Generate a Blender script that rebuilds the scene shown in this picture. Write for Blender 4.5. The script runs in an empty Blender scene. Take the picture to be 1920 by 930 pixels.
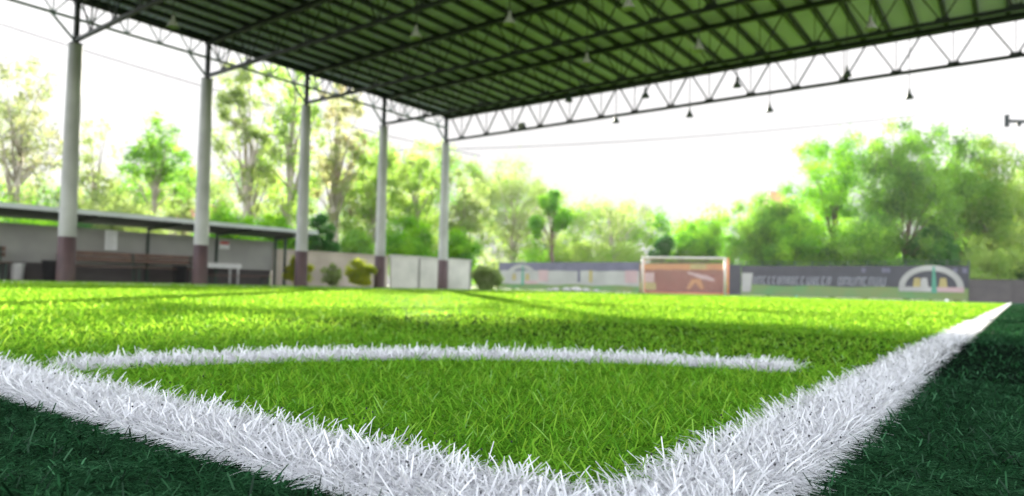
import bpy, math, random
import numpy as np
from mathutils import Vector, Matrix

random.seed(7)
RNG = np.random.default_rng(11)
scn = bpy.context.scene
col = scn.collection
R_ = math.radians

# ------------------------------------------------------------------ camera
CAMZ = 0.1205
FPX, CY = 1261.4, 490.8                       # focal length / principal row on a 1920 px wide frame
YAW, PITCH, ROLL = R_(36.78), R_(1.948), R_(1.238)
fw = Vector((-math.sin(YAW)*math.cos(PITCH), math.cos(YAW)*math.cos(PITCH), math.sin(PITCH)))
rt0 = Vector((math.cos(YAW), math.sin(YAW), 0)); up0 = rt0.cross(fw)
rt = math.cos(ROLL)*rt0 + math.sin(ROLL)*up0
up = -math.sin(ROLL)*rt0 + math.cos(ROLL)*up0
cd = bpy.data.cameras.new('camera'); cam = bpy.data.objects.new('camera', cd); col.objects.link(cam)
m = Matrix((rt, up, -fw)).transposed().to_4x4(); m.translation = Vector((0, 0, CAMZ)); cam.matrix_world = m
cd.sensor_width = 36; cd.lens = FPX/1920*36; cd.shift_y = (CY-465)/1920
cd.clip_start = 0.02; cd.clip_end = 5000
cd.dof.use_dof = True; cd.dof.focus_distance = 0.50; cd.dof.aperture_fstop = 7.5; cd.dof.aperture_blades = 7
scn.camera = cam

# ------------------------------------------------------------------ light
SUN = Vector((-18.05, 18.6, 7.2)).normalized()
EL = math.asin(SUN.z); AZ = math.atan2(SUN.x, SUN.y)
w = bpy.data.worlds.new('World'); scn.world = w; w.use_nodes = True
nt = w.node_tree; bg = nt.nodes['Background']
sky = nt.nodes.new('ShaderNodeTexSky'); sky.sky_type = 'NISHITA'; sky.sun_disc = False
sky.sun_elevation = EL; sky.sun_rotation = AZ; sky.air_density = 1.0; sky.dust_density = 4.0; sky.ozone_density = 1.0
# thin bright haze over the whole sky: the glare round the sun is levelled off and mixed with an even pale white
mn = nt.nodes.new('ShaderNodeVectorMath'); mn.operation = 'MINIMUM'; mn.inputs[1].default_value = (2.4, 2.4, 2.4)
hz_ = nt.nodes.new('ShaderNodeMix'); hz_.data_type = 'RGBA'; hz_.inputs['Factor'].default_value = .6; hz_.inputs['B'].default_value = (2.62, 2.58, 2.60, 1)
nt.links.new(sky.outputs[0], mn.inputs[0]); nt.links.new(mn.outputs[0], hz_.inputs['A'])
# sky brightened behind the camera, added to fill the shaded turf; dimmer ahead
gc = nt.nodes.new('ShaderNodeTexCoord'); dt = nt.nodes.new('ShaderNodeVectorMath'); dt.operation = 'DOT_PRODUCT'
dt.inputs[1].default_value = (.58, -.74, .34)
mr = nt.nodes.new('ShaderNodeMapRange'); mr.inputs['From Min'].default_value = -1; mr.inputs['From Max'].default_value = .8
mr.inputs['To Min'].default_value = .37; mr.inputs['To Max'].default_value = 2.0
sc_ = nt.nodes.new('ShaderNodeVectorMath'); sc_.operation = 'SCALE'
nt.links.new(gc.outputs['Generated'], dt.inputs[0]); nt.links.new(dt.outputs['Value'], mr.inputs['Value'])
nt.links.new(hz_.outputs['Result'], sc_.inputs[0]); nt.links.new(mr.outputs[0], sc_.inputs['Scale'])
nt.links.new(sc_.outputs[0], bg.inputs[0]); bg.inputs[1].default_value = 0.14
sd = bpy.data.lights.new('sun', 'SUN'); so = bpy.data.objects.new('sun', sd); col.objects.link(so)
so.rotation_euler = SUN.to_track_quat('Z', 'Y').to_euler(); so.location = (0, 0, 30)
sd.energy = 5.0; sd.angle = R_(0.5); sd.color = (1.0, 0.93, 0.80)
scn.view_settings.view_transform = 'Standard'; scn.view_settings.look = 'None'
scn.view_settings.exposure = 2.42; scn.view_settings.gamma = 1.0
scn.view_settings.use_curve_mapping = False
scn.cycles.max_bounces = 8; scn.cycles.diffuse_bounces = 4; scn.cycles.transmission_bounces = 4
scn.cycles.transparent_max_bounces = 4; scn.cycles.caustics_reflective = False; scn.cycles.caustics_refractive = False

SL = 0.006
def gz(y): return -SL*y                        # the pitch falls gently away for drainage
def at(px, py, depth):                         # photo direction at a real distance -> world point
    d = fw + rt*((px-960)/FPX) + up*((CY-py)/FPX)
    return Vector((0, 0, CAMZ)) + d*depth
def gat(px, depth):                            # the same on the ground
    p = at(px, 540, depth); return Vector((p.x, p.y, gz(p.y)))

# ------------------------------------------------------------------ materials
def mat(name, c1, c2=None, scale=5.0, rough=0.7, metal=0.0, bump=0.0, detail=4, spec=0.4, c3=None):
    mt = bpy.data.materials.new(name); mt.use_nodes = True
    n = mt.node_tree.nodes; l = mt.node_tree.links; b = n['Principled BSDF']
    b.inputs['Roughness'].default_value = rough; b.inputs['Metallic'].default_value = metal
    b.inputs['Specular IOR Level'].default_value = spec
    if c2 is None: c2 = tuple(x*0.75 for x in c1)
    tc = n.new('ShaderNodeTexCoord'); nz = n.new('ShaderNodeTexNoise'); nz.inputs['Scale'].default_value = scale
    nz.inputs['Detail'].default_value = detail; rp = n.new('ShaderNodeValToRGB')
    rp.color_ramp.elements[0].position = 0.32; rp.color_ramp.elements[1].position = 0.68
    rp.color_ramp.elements[0].color = (*c2, 1); rp.color_ramp.elements[1].color = (*c1, 1)
    if c3:
        e = rp.color_ramp.elements.new(0.5); e.color = (*c3, 1)
    l.new(tc.outputs['Object'], nz.inputs['Vector']); l.new(nz.outputs['Fac'], rp.inputs['Fac']); l.new(rp.outputs[0], b.inputs['Base Color'])
    if bump:
        bp = n.new('ShaderNodeBump'); bp.inputs['Strength'].default_value = bump; bp.inputs['Distance'].default_value = 0.02
        l.new(nz.outputs['Fac'], bp.inputs['Height']); l.new(bp.outputs[0], b.inputs['Normal'])
    return mt

def leafmat(name, cols, trans=0.5, rough=0.5, gloss=0.06, tcol=(1.35, 1.1, 0.5)):
    """thin blade or leaf; a per-blade random number picks the colour; part of the light passes through"""
    mt = bpy.data.materials.new(name); mt.use_nodes = True
    n = mt.node_tree.nodes; l = mt.node_tree.links; n.clear()
    out = n.new('ShaderNodeOutputMaterial')
    a = n.new('ShaderNodeAttribute'); a.attribute_name = 'rnd'
    rp = n.new('ShaderNodeValToRGB'); cr = rp.color_ramp
    k = len(cols)
    while len(cr.elements) < k: cr.elements.new(0.5)
    for i, c in enumerate(cols):
        cr.elements[i].position = i/(k-1); cr.elements[i].color = (*c, 1)
    l.new(a.outputs['Fac'], rp.inputs['Fac'])
    d = n.new('ShaderNodeBsdfDiffuse'); t = n.new('ShaderNodeBsdfTranslucent'); g = n.new('ShaderNodeBsdfGlossy')
    g.inputs['Roughness'].default_value = rough
    mx = n.new('ShaderNodeMix'); mx.data_type = 'RGBA'; mx.blend_type = 'MULTIPLY'; mx.inputs['Factor'].default_value = 1
    mx.inputs['B'].default_value = (*tcol, 1)
    l.new(rp.outputs[0], d.inputs[0]); l.new(rp.outputs[0], mx.inputs['A']); l.new(mx.outputs['Result'], t.inputs[0])
    m1 = n.new('ShaderNodeMixShader'); m1.inputs[0].default_value = trans
    l.new(d.outputs[0], m1.inputs[1]); l.new(t.outputs[0], m1.inputs[2])
    m2 = n.new('ShaderNodeMixShader'); m2.inputs[0].default_value = gloss
    l.new(m1.outputs[0], m2.inputs[1]); l.new(g.outputs[0], m2.inputs[2]); l.new(m2.outputs[0], out.inputs[0])
    return mt

M = {}
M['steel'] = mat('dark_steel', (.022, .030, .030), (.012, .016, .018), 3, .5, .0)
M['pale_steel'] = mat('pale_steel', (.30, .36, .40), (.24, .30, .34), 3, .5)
M['sheet'] = mat('roof_sheet', (.64, .63, .90), (.54, .53, .79), .7, .32, .0)
M['concrete'] = mat('pole_concrete', (.54, .54, .53), (.38, .38, .37), 1.3, .8, bump=.2)
M['brown'] = mat('brown_paint', (.105, .060, .062), (.075, .045, .05), 4, .6)
M['wall_grey'] = mat('grey_render', (.42, .42, .40), (.34, .34, .33), 1.2, .85, bump=.1)
M['wall_dark'] = mat('dark_wall', (.09, .08, .08), (.07, .06, .065), 2, .8)
M['wall_beige'] = mat('beige_wall', (.52, .46, .38), (.36, .31, .25), .9, .9, bump=.2)
M['wall_white'] = mat('whitewashed_wall', (.54, .51, .47), (.42, .40, .37), 1.3, .85)
M['joint'] = mat('wall_joint', (.22, .21, .2), None, 3, .9)
M['fascia'] = mat('pale_fascia', (.72, .76, .80), (.62, .66, .70), 2, .45)
M['tin'] = mat('green_tin', (.05, .08, .06), (.035, .06, .05), 2, .6)
M['wood'] = mat('bench_wood', (.20, .12, .09), (.12, .07, .055), 6, .6, bump=.2)
M['white_paint'] = mat('white_paint', (.78, .78, .78), (.66, .66, .67), 3, .45)
M['orange'] = mat('orange_paint', (.72, .26, .12), (.6, .2, .09), 3, .5)
M['net'] = mat('net_cord', (.55, .40, .35), (.5, .36, .3), 5, .8)
M['goal_paint'] = mat('goal_paint', (.56, .52, .48), (.48, .44, .40), 3, .5)
M['paper'] = mat('sign_white', (.80, .80, .82), (.7, .7, .73), 2, .5)
M['ink'] = mat('sign_ink', (.10, .10, .12), None, 2, .6)
M['red'] = mat('sign_red', (.62, .05, .05), None, 2, .5)
M['purple'] = mat('banner_purple', (.050, .048, .064), (.038, .036, .05), 1.4, .5)
M['lilac'] = mat('banner_lilac', (.13, .12, .18), (.09, .085, .13), 1.2, .5)
M['banner_red'] = mat('banner_red', (.20, .062, .058), (.16, .05, .048), 1.2, .5)
M['banner_orange'] = mat('banner_orange', (.42, .19, .08), (.36, .15, .07), 1.2, .5)
M['banner_yellow'] = mat('banner_yellow', (.36, .29, .12), None, 1.2, .5)
M['banner_cream'] = mat('banner_cream', (.36, .345, .34), (.28, .27, .265), .8, .5)
M['banner_pink'] = mat('banner_pink', (.42, .29, .30), (.36, .24, .26), .8, .5)
M['banner_green'] = mat('banner_green', (.10, .22, .08), (.16, .20, .07), .9, .5)
M['banner_teal'] = mat('banner_teal', (.08, .28, .20), None, .9, .5)
M['banner_letter'] = mat('banner_letter', (.28, .28, .33), None, 2, .5)
M['lamp_metal'] = mat('lamp_metal', (.035, .055, .05), None, 4, .4)
M['lamp_pale'] = mat('lamp_pale', (.45, .45, .43), None, 4, .3)
M['bulb'] = mat('lamp_glass', (.75, .75, .72), None, 4, .2)
M['cable'] = mat('cable_black', (.03, .03, .035), None, 4, .6)
M['bark'] = mat('tree_bark', (.20, .15, .11), (.11, .08, .06), 5, .9, bump=.4)
M['bark_pale'] = mat('pale_bark', (.44, .39, .33), (.30, .26, .21), 5, .9, bump=.4)
M['rubber'] = mat('rubber_crumb', (.012, .012, .014), None, 30, .6)
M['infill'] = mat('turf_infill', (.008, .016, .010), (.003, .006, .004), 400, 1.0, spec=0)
M['terracotta'] = mat('terracotta_tiles', (.50, .22, .14), (.38, .17, .11), 3, .8)
M['soil'] = mat('ground_soil', (.10, .11, .05), (.13, .11, .07), .5, .95, c3=(.08, .10, .04))
M['pitch'] = mat('pitch_backing', (.10, .20, .012), (.07, .15, .010), 60, 1.0, detail=6, spec=0)
M['surround'] = mat('surround_backing', (.010, .045, .025), (.007, .03, .018), 60, 1.0, spec=0)
M['linebase'] = mat('line_backing', (.55, .55, .56), (.40, .40, .41), 120, 1.0, spec=0)
M['g_grass'] = leafmat('pitch_blades', [(.03, .11, .012), (.10, .29, .020), (.18, .45, .032), (.31, .56, .06), (.30, .60, .24)], 0.55, .4, .003, (1.4, 1.08, .8))
M['w_grass'] = leafmat('white_blades', [(.74, .73, .76), (.82, .81, .83), (.87, .86, .88), (.90, .90, .90)], .35, .4, .07, (1, 1, 1))
M['d_grass'] = leafmat('surround_blades', [(.001, .005, .002), (.006, .028, .011), (.020, .085, .032), (.09, .25, .12)], .3, .4, .015, (.8, 1, .6))

# ------------------------------------------------------------------ mesh helpers
class MB:
    def __init__(s): s.v = []; s.f = []; s.m = []
    def add(s, vs, fs, mi=0):
        o = len(s.v); s.v += [tuple(p) for p in vs]
        s.f += [tuple(i+o for i in f) for f in fs]; s.m += [mi]*len(fs)
    def box(s, a, b, mi=0):
        x0, y0, z0 = a; x1, y1, z1 = b
        s.add([(x0,y0,z0),(x1,y0,z0),(x1,y1,z0),(x0,y1,z0),(x0,y0,z1),(x1,y0,z1),(x1,y1,z1),(x0,y1,z1)],
              [(0,3,2,1),(4,5,6,7),(0,1,5,4),(1,2,6,5),(2,3,7,6),(3,0,4,7)], mi)
    def bar(s, p, q, w, h=None, mi=0):
        p = Vector(p); q = Vector(q); h = h or w; d = (q-p).normalized()
        u = Vector((0,0,1)) if abs(d.z) < .9 else Vector((0,1,0))
        a = d.cross(u).normalized(); b = a.cross(d).normalized()
        c = [(-1,-1),(1,-1),(1,1),(-1,1)]
        vs = [p + a*(i*w/2) + b*(j*h/2) for i, j in c] + [q + a*(i*w/2) + b*(j*h/2) for i, j in c]
        s.add(vs, [(3,2,1,0),(4,5,6,7),(0,1,5,4),(1,2,6,5),(2,3,7,6),(3,0,4,7)], mi)
    def tube(s, pts, rad, n=8, mi=0, caps=True):
        pts = [Vector(p) for p in pts]
        if not hasattr(rad, '__len__'): rad = [rad]*len(pts)
        rings = []
        ref = Vector((0.31, .17, .93))
        for i, p in enumerate(pts):
            d = (pts[min(i+1, len(pts)-1)] - pts[max(i-1, 0)]).normalized()
            a = d.cross(ref)
            if a.length < .05: a = d.cross(Vector((1, 0, 0)))
            a.normalize(); b = d.cross(a)
            rings.append([p + (a*math.cos(t) + b*math.sin(t))*rad[i] for t in [2*math.pi*k/n for k in range(n)]])
        vs = [v for r in rings for v in r]; fs = []
        for i in range(len(pts)-1):
            for k in range(n):
                fs.append((i*n+k, i*n+(k+1) % n, (i+1)*n+(k+1) % n, (i+1)*n+k))
        if caps: fs.append(tuple(range(n-1, -1, -1))); fs.append(tuple((len(pts)-1)*n+k for k in range(n)))
        s.add(vs, fs, mi)
    def lathe(s, prof, c=(0, 0, 0), n=16, mi=0):
        vs = [(c[0]+r*math.cos(2*math.pi*k/n), c[1]+r*math.sin(2*math.pi*k/n), c[2]+z) for r, z in prof for k in range(n)]
        fs = [(i*n+k, i*n+(k+1) % n, (i+1)*n+(k+1) % n, (i+1)*n+k) for i in range(len(prof)-1) for k in range(n)]
        s.add(vs, fs, mi)
    def build(s, name, mats, parent=None, smooth=False):
        me = bpy.data.meshes.new(name); me.from_pydata(s.v, [], s.f)
        if not isinstance(mats, (list, tuple)): mats = [mats]
        for q in mats: me.materials.append(q)
        if len(mats) > 1: me.polygons.foreach_set('material_index', s.m)
        if smooth: me.polygons.foreach_set('use_smooth', [True]*len(me.polygons))
        me.update()
        o = bpy.data.objects.new(name, me); col.objects.link(o)
        if parent: o.parent = parent
        return o

def tag(o, label=None, cat=None, group=None, kind=None):
    if label: o['label'] = label
    if cat: o['category'] = cat
    if group: o['group'] = group
    if kind: o['kind'] = kind
    return o
def empty(name, loc=(0, 0, 0), rz=0, **k):
    o = bpy.data.objects.new(name, None); col.objects.link(o); o.location = loc; o.rotation_euler = (0, 0, rz)
    o.empty_display_size = .1
    return tag(o, **k)
def kids(o): return [c for c in bpy.data.objects if c.parent == o]
def copy_tree(o, parent=None):
    c = o.copy(); col.objects.link(c); c.parent = parent
    for k in kids(o): copy_tree(k, c)
    return c

def quads_mesh(name, V, nv, strips, rnd, material, parent=None, base=None):
    """V: (N, nv, 3) vertices, strips: quads as index lists within one blade"""
    N = len(V); F = len(strips)
    verts = V.reshape(-1, 3)
    idx = (np.arange(N)[:, None, None]*nv + np.array(strips)[None]).reshape(-1)
    rv = np.repeat(rnd, nv)
    nb = 0; mats = [material]
    me = bpy.data.meshes.new(name)
    bv = np.zeros((0, 3)); bf = []
    if base:                                    # flat backing strips, second material
        bv = np.array(base[0], float); bf = base[1]; mats.append(base[2])
    tot = len(verts)
    me.vertices.add(tot + len(bv)); me.vertices.foreach_set('co', np.concatenate([verts, bv]).astype(np.float32).ravel())
    bidx = (np.array(bf, int).reshape(-1) + tot) if len(bf) else np.zeros(0, int)
    alli = np.concatenate([idx, bidx]).astype(np.int32)
    npoly = N*F + len(bf)
    me.loops.add(len(alli)); me.loops.foreach_set('vertex_index', alli)
    me.polygons.add(npoly); me.polygons.foreach_set('loop_start', np.arange(npoly, dtype=np.int32)*4)
    for q in mats: me.materials.append(q)
    mi = np.zeros(npoly, np.int32); mi[N*F:] = 1 if base else 0
    me.polygons.foreach_set('material_index', mi)
    me.update(calc_edges=True)
    at_ = me.attributes.new('rnd', 'FLOAT', 'POINT')
    at_.data.foreach_set('value', np.concatenate([rv, np.zeros(len(bv))]).astype(np.float32))
    o = bpy.data.objects.new(name, me); col.objects.link(o)
    if parent: o.parent = parent
    return o

# ------------------------------------------------------------------ ground sheets
def sheet(name, x0, x1, y0, y1, dz, m_, n=1):
    b = MB(); b.add([(x0, y0, gz(y0)+dz), (x1, y0, gz(y0)+dz), (x1, y1, gz(y1)+dz), (x0, y1, gz(y1)+dz)], [(0, 1, 2, 3)])
    return tag(b.build(name, m_), kind='structure')
A, W, B = -0.192, 0.11, 0.347                  # touchline inner edge, line width, goal line inner edge
XO, YO = A+W, B-.12
YE, XL = 41.0, -14.6                           # far end line, left touchline
sheet('ground', -600, 600, -300, 900, -0.012, M['soil'])
sheet('surround_turf', -19.6, 3.0, -3, 43.0, -0.008, M['surround'])
sheet('pitch', -19.6, XO, YO, YE+1.2, -0.004, M['pitch'])
sheet('pitch', -36.0, -19.602, 21.0, 43.5, -0.004, M['pitch'])
b = MB()
# concrete apron the columns stand on
b = MB(); b.add([(-24, -3, gz(-3)+.0), (-19.6, -3, gz(-3)+.0), (-19.6, 20.99, gz(20.99)+.0), (-24, 20.99, gz(20.99)+.0)], [(0, 1, 2, 3)])
tag(b.build('path', mat('path_concrete', (.22, .20, .18), (.16, .15, .13), 1.5, .9)), kind='structure')

# ------------------------------------------------------------------ turf blades
R_ARC, W_ARC = 0.91, 0.085
C_ARC = np.array([XO, YO])
def skew(x, y):
    """the goal line is laid slightly askew to the touchline"""
    return y + .032*np.clip(A-x, 0, 3)
def zone(x, y):
    """0 green pitch, 1 touchline, 2 goal line, 3 arc, 4 surround"""
    jx = RNG.normal(0, .0025, x.shape); jy = RNG.normal(0, .0025, x.shape)
    X = x+jx; Y = skew(x, y)+jy
    z = np.zeros(x.shape, int)
    z[(X > XO) | (Y < YO)] = 4
    z[(X > XO-.030) | (Y < YO+.036)] = 5                 # the outermost rows are bare of blades, the white ones lean over them
    tl = (X > A) & (X <= XO-.030) & (Y >= YO+.036) & (Y < YE); z[tl] = 1
    gl = (Y >= YO+.036) & (Y < B) & (X <= A); z[gl] = 2
    z[(X > XO-.016) | (Y < YO+.020)] = 4
    dx, dy = X-C_ARC[0], y+jy-C_ARC[1]; r = np.hypot(dx, dy)
    arc = (abs(r-R_ARC) < W_ARC/2) & (z == 0) & (X < A-.085) & (y > B+.008)
    z[arc] = 3
    z[(abs(X-XL) < .08) & (Y > 3) & (Y < YE) & (z == 0)] = 3
    z[(abs(Y-YE) < .08) & (z == 0)] = 3
    return z

def scatter(n0, r0, rmax, half, pw=2.0):
    u = np.linspace(0, 1, 4000); rr = .10*(rmax/.10)**u
    dens = np.minimum(1, (r0/rr)**pw)*rr
    cdf = np.concatenate([[0], np.cumsum((dens[1:]+dens[:-1])/2*np.diff(rr))])
    N = int(n0*cdf[-1]*2*half)
    r = np.interp(RNG.random(N)*cdf[-1], cdf, rr); th = YAW + (RNG.random(N)*2-1)*half
    return -r*np.sin(th), r*np.cos(th), r

def blades(x, y, r, length, width, lean, curl, bias=None, segs=3, wscale=None, lj=.18):
    N = len(x)
    phi = RNG.random(N)*2*np.pi
    dx, dy = np.cos(phi), np.sin(phi)
    th0 = np.abs(RNG.normal(lean, lean*.5, N)) + (RNG.random(N) < .4)*.55
    th0 = np.maximum(th0, .38+.25*RNG.random(N))
    if bias is not None:
        bx, by, bl = bias
        dx = dx + bx*bl*2.2; dy = dy + by*bl*2.2
        n = np.hypot(dx, dy)+1e-9; dx /= n; dy /= n; th0 = th0 + bl*.55
    cu = np.abs(RNG.normal(curl, curl*.6, N))
    L = length*np.clip(RNG.normal(1, lj, N), .45, 1.5)
    ws = np.ones(N) if wscale is None else wscale
    Wd = width*(.75+.5*RNG.random(N))*ws
    tw = phi + RNG.normal(0, .6, N)+np.pi/2      # facing of the flat side
    sx, sy = np.cos(tw), np.sin(tw)
    taper = {3: [1, 1, .95, .72], 2: [1, .95, .7], 1: [1, .7]}[segs]
    px, py, pz = x.copy(), y.copy(), gz(y).astype(float).copy()
    V = np.zeros((N, 2*(segs+1), 3))
    for k in range(segs+1):
        t = th0 + cu*(k/segs)
        hw = Wd*taper[k]/2
        V[:, 2*k] = np.stack([px-sx*hw, py-sy*hw, pz], 1)
        V[:, 2*k+1] = np.stack([px+sx*hw, py+sy*hw, pz], 1)
        if k < segs:
            t = np.minimum(th0 + cu*((k+.5)/segs)*1.3, 1.75)
            st = L/segs
            px = px + dx*np.sin(t)*st; py = py + dy*np.sin(t)*st; pz = pz + np.cos(t)*st
            pz = np.maximum(pz, gz(py)+.003)
    strips = [(2*k, 2*k+1, 2*k+3, 2*k+2) for k in range(segs)]
    return V, strips

def turf(name, sel, X, Y, Rr, near, P, material, label, base=None, bias=None):
    x, y, r = X[sel], Y[sel], Rr[sel]
    # blades far away are fewer and wider
    ws = np.maximum(1, (r/near))**.95
    ws = np.minimum(ws, 26)
    V, st = blades(x, y, r, P['len'], P['wid'], P['lean'], P['curl'], bias(x, y) if bias else None, P.get('segs', 3), ws, P.get('lj', .18))
    rnd = np.clip(RNG.beta(2.2, 2.2, len(x)), 0, 1)
    # tufts: neighbouring blades share a tone
    rnd = np.clip(rnd*.8 + .2*(.5+.5*np.sin(x*61+np.sin(y*47)*2)*np.sin(y*53+1.3)), 0, 1)
    o = quads_mesh(name, V, V.shape[1], st, rnd, material, base=base)
    return tag(o, label=label, kind='stuff')

X, Y, RR = scatter(260000, .8, 30, R_(56))
Z = zone(X, Y)
keep = (X > -19.6) & (X < 3) & (Y > -2)
hole = np.sin(X*131+np.cos(Y*97)*1.7)*np.sin(Y*117+.6)     # natural thin spots
def strip(x0, x1, y0, y1, dz=.0):
    return [(x0, y0, gz(y0)+dz), (x1, y0, gz(y0)+dz), (x1, y1, gz(y1)+dz), (x0, y1, gz(y1)+dz)]
GP = dict(len=.0175, wid=.00115, lean=.85, curl=1.4, lj=.22)
near_m = RR < 6
turf('pitch_grass', (Z == 0) & keep, X, Y, RR, .8, GP, M['g_grass'], 'bright yellow green artificial grass of the pitch inside the white lines', )
# white lines get extra blades
X2, Y2, R2 = scatter(400000, .85, 42, R_(56)); Z2 = zone(X2, Y2)
def bias_touch(x, y):
    e = np.clip(1-(XO-.030-x)/.020, 0, 1)*.55; i = np.clip(1-(x-A)/.02, 0, 1)*.25
    return (e-i)/(np.abs(e-i)+1e-6), -0.25*np.ones_like(x), np.abs(e-i)
def bias_goal(x, y):
    y = skew(x, y)
    e = np.clip(1-(y-YO-.036)/.020, 0, 1)*.55; i = np.clip(1-(B-y)/.02, 0, 1)*.25
    return 0.2*np.ones_like(x), -(e-i)/(np.abs(e-i)+1e-6), np.abs(e-i)
WP = dict(len=.0185, wid=.00112, lean=.75, curl=1.0, lj=.25)
near_lim = 2.2
bs = strip(A, XO-.03, near_lim, YE, .004)
turf('touchline_turf', Z2 == 1, X2, Y2, R2, .85, WP, M['w_grass'], 'white artificial grass of the long line running away on the right',
     base=(bs, [(0, 1, 2, 3)], M['linebase']), bias=bias_touch)
turf('goal_line_turf', Z2 == 2, X2, Y2, R2, .85, WP, M['w_grass'], 'white artificial grass of the line crossing the foreground to the left', bias=bias_goal)
bs = strip(XL-.08, XL+.08, 3, YE-.08, .002)+strip(-17, A, YE-.08, YE+.08, .002)
turf('corner_arc_turf', (Z2 == 3) & (R2 < 4), X2, Y2, R2, .85, dict(len=.0225, wid=.0012, lean=.6, curl=.9), M['w_grass'], 'white artificial grass of the curved line across the corner')
sel3 = (Z2 == 3) & (R2 >= 4)
turf('far_line_turf', sel3, X2, Y2, R2, .85, WP, M['w_grass'], 'white line of artificial grass far across the pitch by the columns', base=(bs, [(0, 1, 2, 3), (4, 5, 6, 7)], M['linebase']))
# dark surround: shorter, curly
X3, Y3, R3 = scatter(340000, .8, 26, R_(60)); Z3 = zone(X3, Y3)
k3 = (Z3 == 4) & (X3 < 3) & (Y3 > -1.5)
turf('surround_grass', k3, X3, Y3, R3, .8, dict(len=.0115, wid=.0011, lean=.85, curl=2.2, lj=.35), M['d_grass'], 'dark green curly artificial grass outside the white lines')
# infill under the near turf
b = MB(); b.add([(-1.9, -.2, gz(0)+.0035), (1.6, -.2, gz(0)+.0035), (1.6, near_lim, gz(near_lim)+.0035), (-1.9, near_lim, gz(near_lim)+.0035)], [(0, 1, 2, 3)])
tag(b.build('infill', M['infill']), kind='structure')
# loose rubber crumbs caught in the white turf
b = MB()
ico = [(0, 0, 1), (.9, 0, .2), (-.3, .85, .3), (-.5, -.8, .1), (.2, .1, -1)]
icf = [(0, 1, 2), (0, 2, 3), (0, 3, 1), (4, 2, 1), (4, 3, 2), (4, 1, 3)]
for k in range(230):
    if k % 2: x = random.uniform(A+.01, XO-.01); y = YO + abs(random.gauss(.25, .35))
    else: y = random.uniform(YO+.01, B-.01); x = A - abs(random.gauss(.1, .35))
    s_ = random.uniform(.0005, .0011); z = gz(y)+random.uniform(.012, .034)
    a_ = random.random()*6.3
    b.add([(x+(vx*math.cos(a_)-vy*math.sin(a_))*s_, y+(vx*math.sin(a_)+vy*math.cos(a_))*s_, z+vz*s_) for vx, vy, vz in ico], icf)
tag(b.build('rubber_crumbs', M['rubber']), label='black rubber crumbs caught among the white blades of the lines', kind='stuff')

# ------------------------------------------------------------------ canopy
def H(z): return z+CAMZ
CX, CY1, CD = -18.92, 6.772, 3.443
ZT, ZB, ZL = H(6.90), H(5.91), H(6.45)
XR = 4.2
canopy = empty('canopy', (CX, CY1+4*CD, gz(20)), label='open sided steel roof with dark trusses and green underside on tapered concrete columns', cat='canopy')
def local(o):                                  # keep world placement when parented to a placed empty
    o.matrix_parent_inverse = Matrix.Translation(-Vector(canopy.location)); return o
ks = range(-3, 5)
for k in ks:
    y = CY1+k*CD; g0 = gz(y)-.01
    if k >= 0:
        b = MB(); zc = H(5.81)
        rb, rtp = .205, .158
        zb = H(.951); rm = rb+(rtp-rb)*(zb-g0)/(zc-g0)
        n = 28
        b.lathe([(rm, zb-g0), (rm+(rtp-rm)*.5, (zb+zc)/2-g0), (rtp, zc-g0-.03), (rtp-.02, zc-g0), (0.001, zc-g0)], (CX, y, g0), n)
        c_ = local(b.build('column', M['concrete'], canopy, True))
        b = MB(); b.lathe([(rb+.004, 0), (rm+.004, zb-g0), (0.001, zb-g0+.001)], (CX, y, g0), n)
        p = b.build('painted_base', M['brown'], c_, True)
        b = MB(); b.bar((CX, y, zc-.02), (CX, y, ZT+.1), .11, .11)
        b.box((CX-.13, y-.13, zc), (CX+.13, y+.13, zc+.025))
        b.build('steel_post', M['steel'], c_)
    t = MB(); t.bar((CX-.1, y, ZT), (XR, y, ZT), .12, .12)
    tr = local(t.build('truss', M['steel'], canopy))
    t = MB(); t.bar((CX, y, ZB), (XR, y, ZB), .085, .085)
    for j in range(0, 18):
        xb = -18.07+1.294*j
        if xb < XR: t.box((xb-.13, y-.012, ZB-.02), (xb+.13, y+.012, ZB+.10))
    t.build('bottom_chord', M['steel'], tr)
    t = MB()
    for j in range(-1, 17):
        xb = -18.07+1.294*j
        if j >= 0: t.bar((xb, y, ZB), (xb, y, ZT), .022 if k == 4 else .016)
        if j >= 0: t.bar((xb, y, ZB), (xb-.60, y, ZT), .040 if k == 4 else .028)
        if j >= 0 : t.bar((xb, y, ZB), (xb+.60, y, ZT), .040 if k == 4 else .028)
    t.build('web', M['steel'], tr)
Y0c, Y1c = CY1-3*CD, CY1+4*CD
# eave beam and side truss along the columns
t = MB(); t.bar((CX, Y0c, ZT+.09), (CX, Y1c+.12, ZT+.09), .12, .20)
t.box((CX-.42, Y0c, ZT+.17), (CX-.30, Y1c+.2, ZT+.33))
local(t.build('eave_beam', M['steel'], canopy))
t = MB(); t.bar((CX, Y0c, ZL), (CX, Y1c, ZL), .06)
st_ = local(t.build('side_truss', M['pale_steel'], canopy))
t = MB()
for k in ks:
    y = CY1+k*CD
    if k > -3: t.bar((CX, y, H(5.86)), (CX, y-.58, ZL), .05)
    for i in range(4):
        yy = y+CD*i/4+.34
        if yy < Y1c-.1:
            t.bar((CX, yy, ZL), (CX, yy, ZT+.02), .025)
            t.bar((CX, yy, ZL), (CX, yy+.34, ZT+.02), .03); t.bar((CX, yy, ZL), (CX, yy-.34, ZT+.02), .03)
t.build('brace', M['pale_steel'], st_)
# purlins
px_ = CX+.05; n_p = 0
while px_ < XR:
    t = MB(); t.bar((px_, Y0c, ZT+.105), (px_, Y1c+.15, ZT+.105), .10, .11)
    local(t.build('purlin', M['steel'], canopy)); px_ += .647
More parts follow.
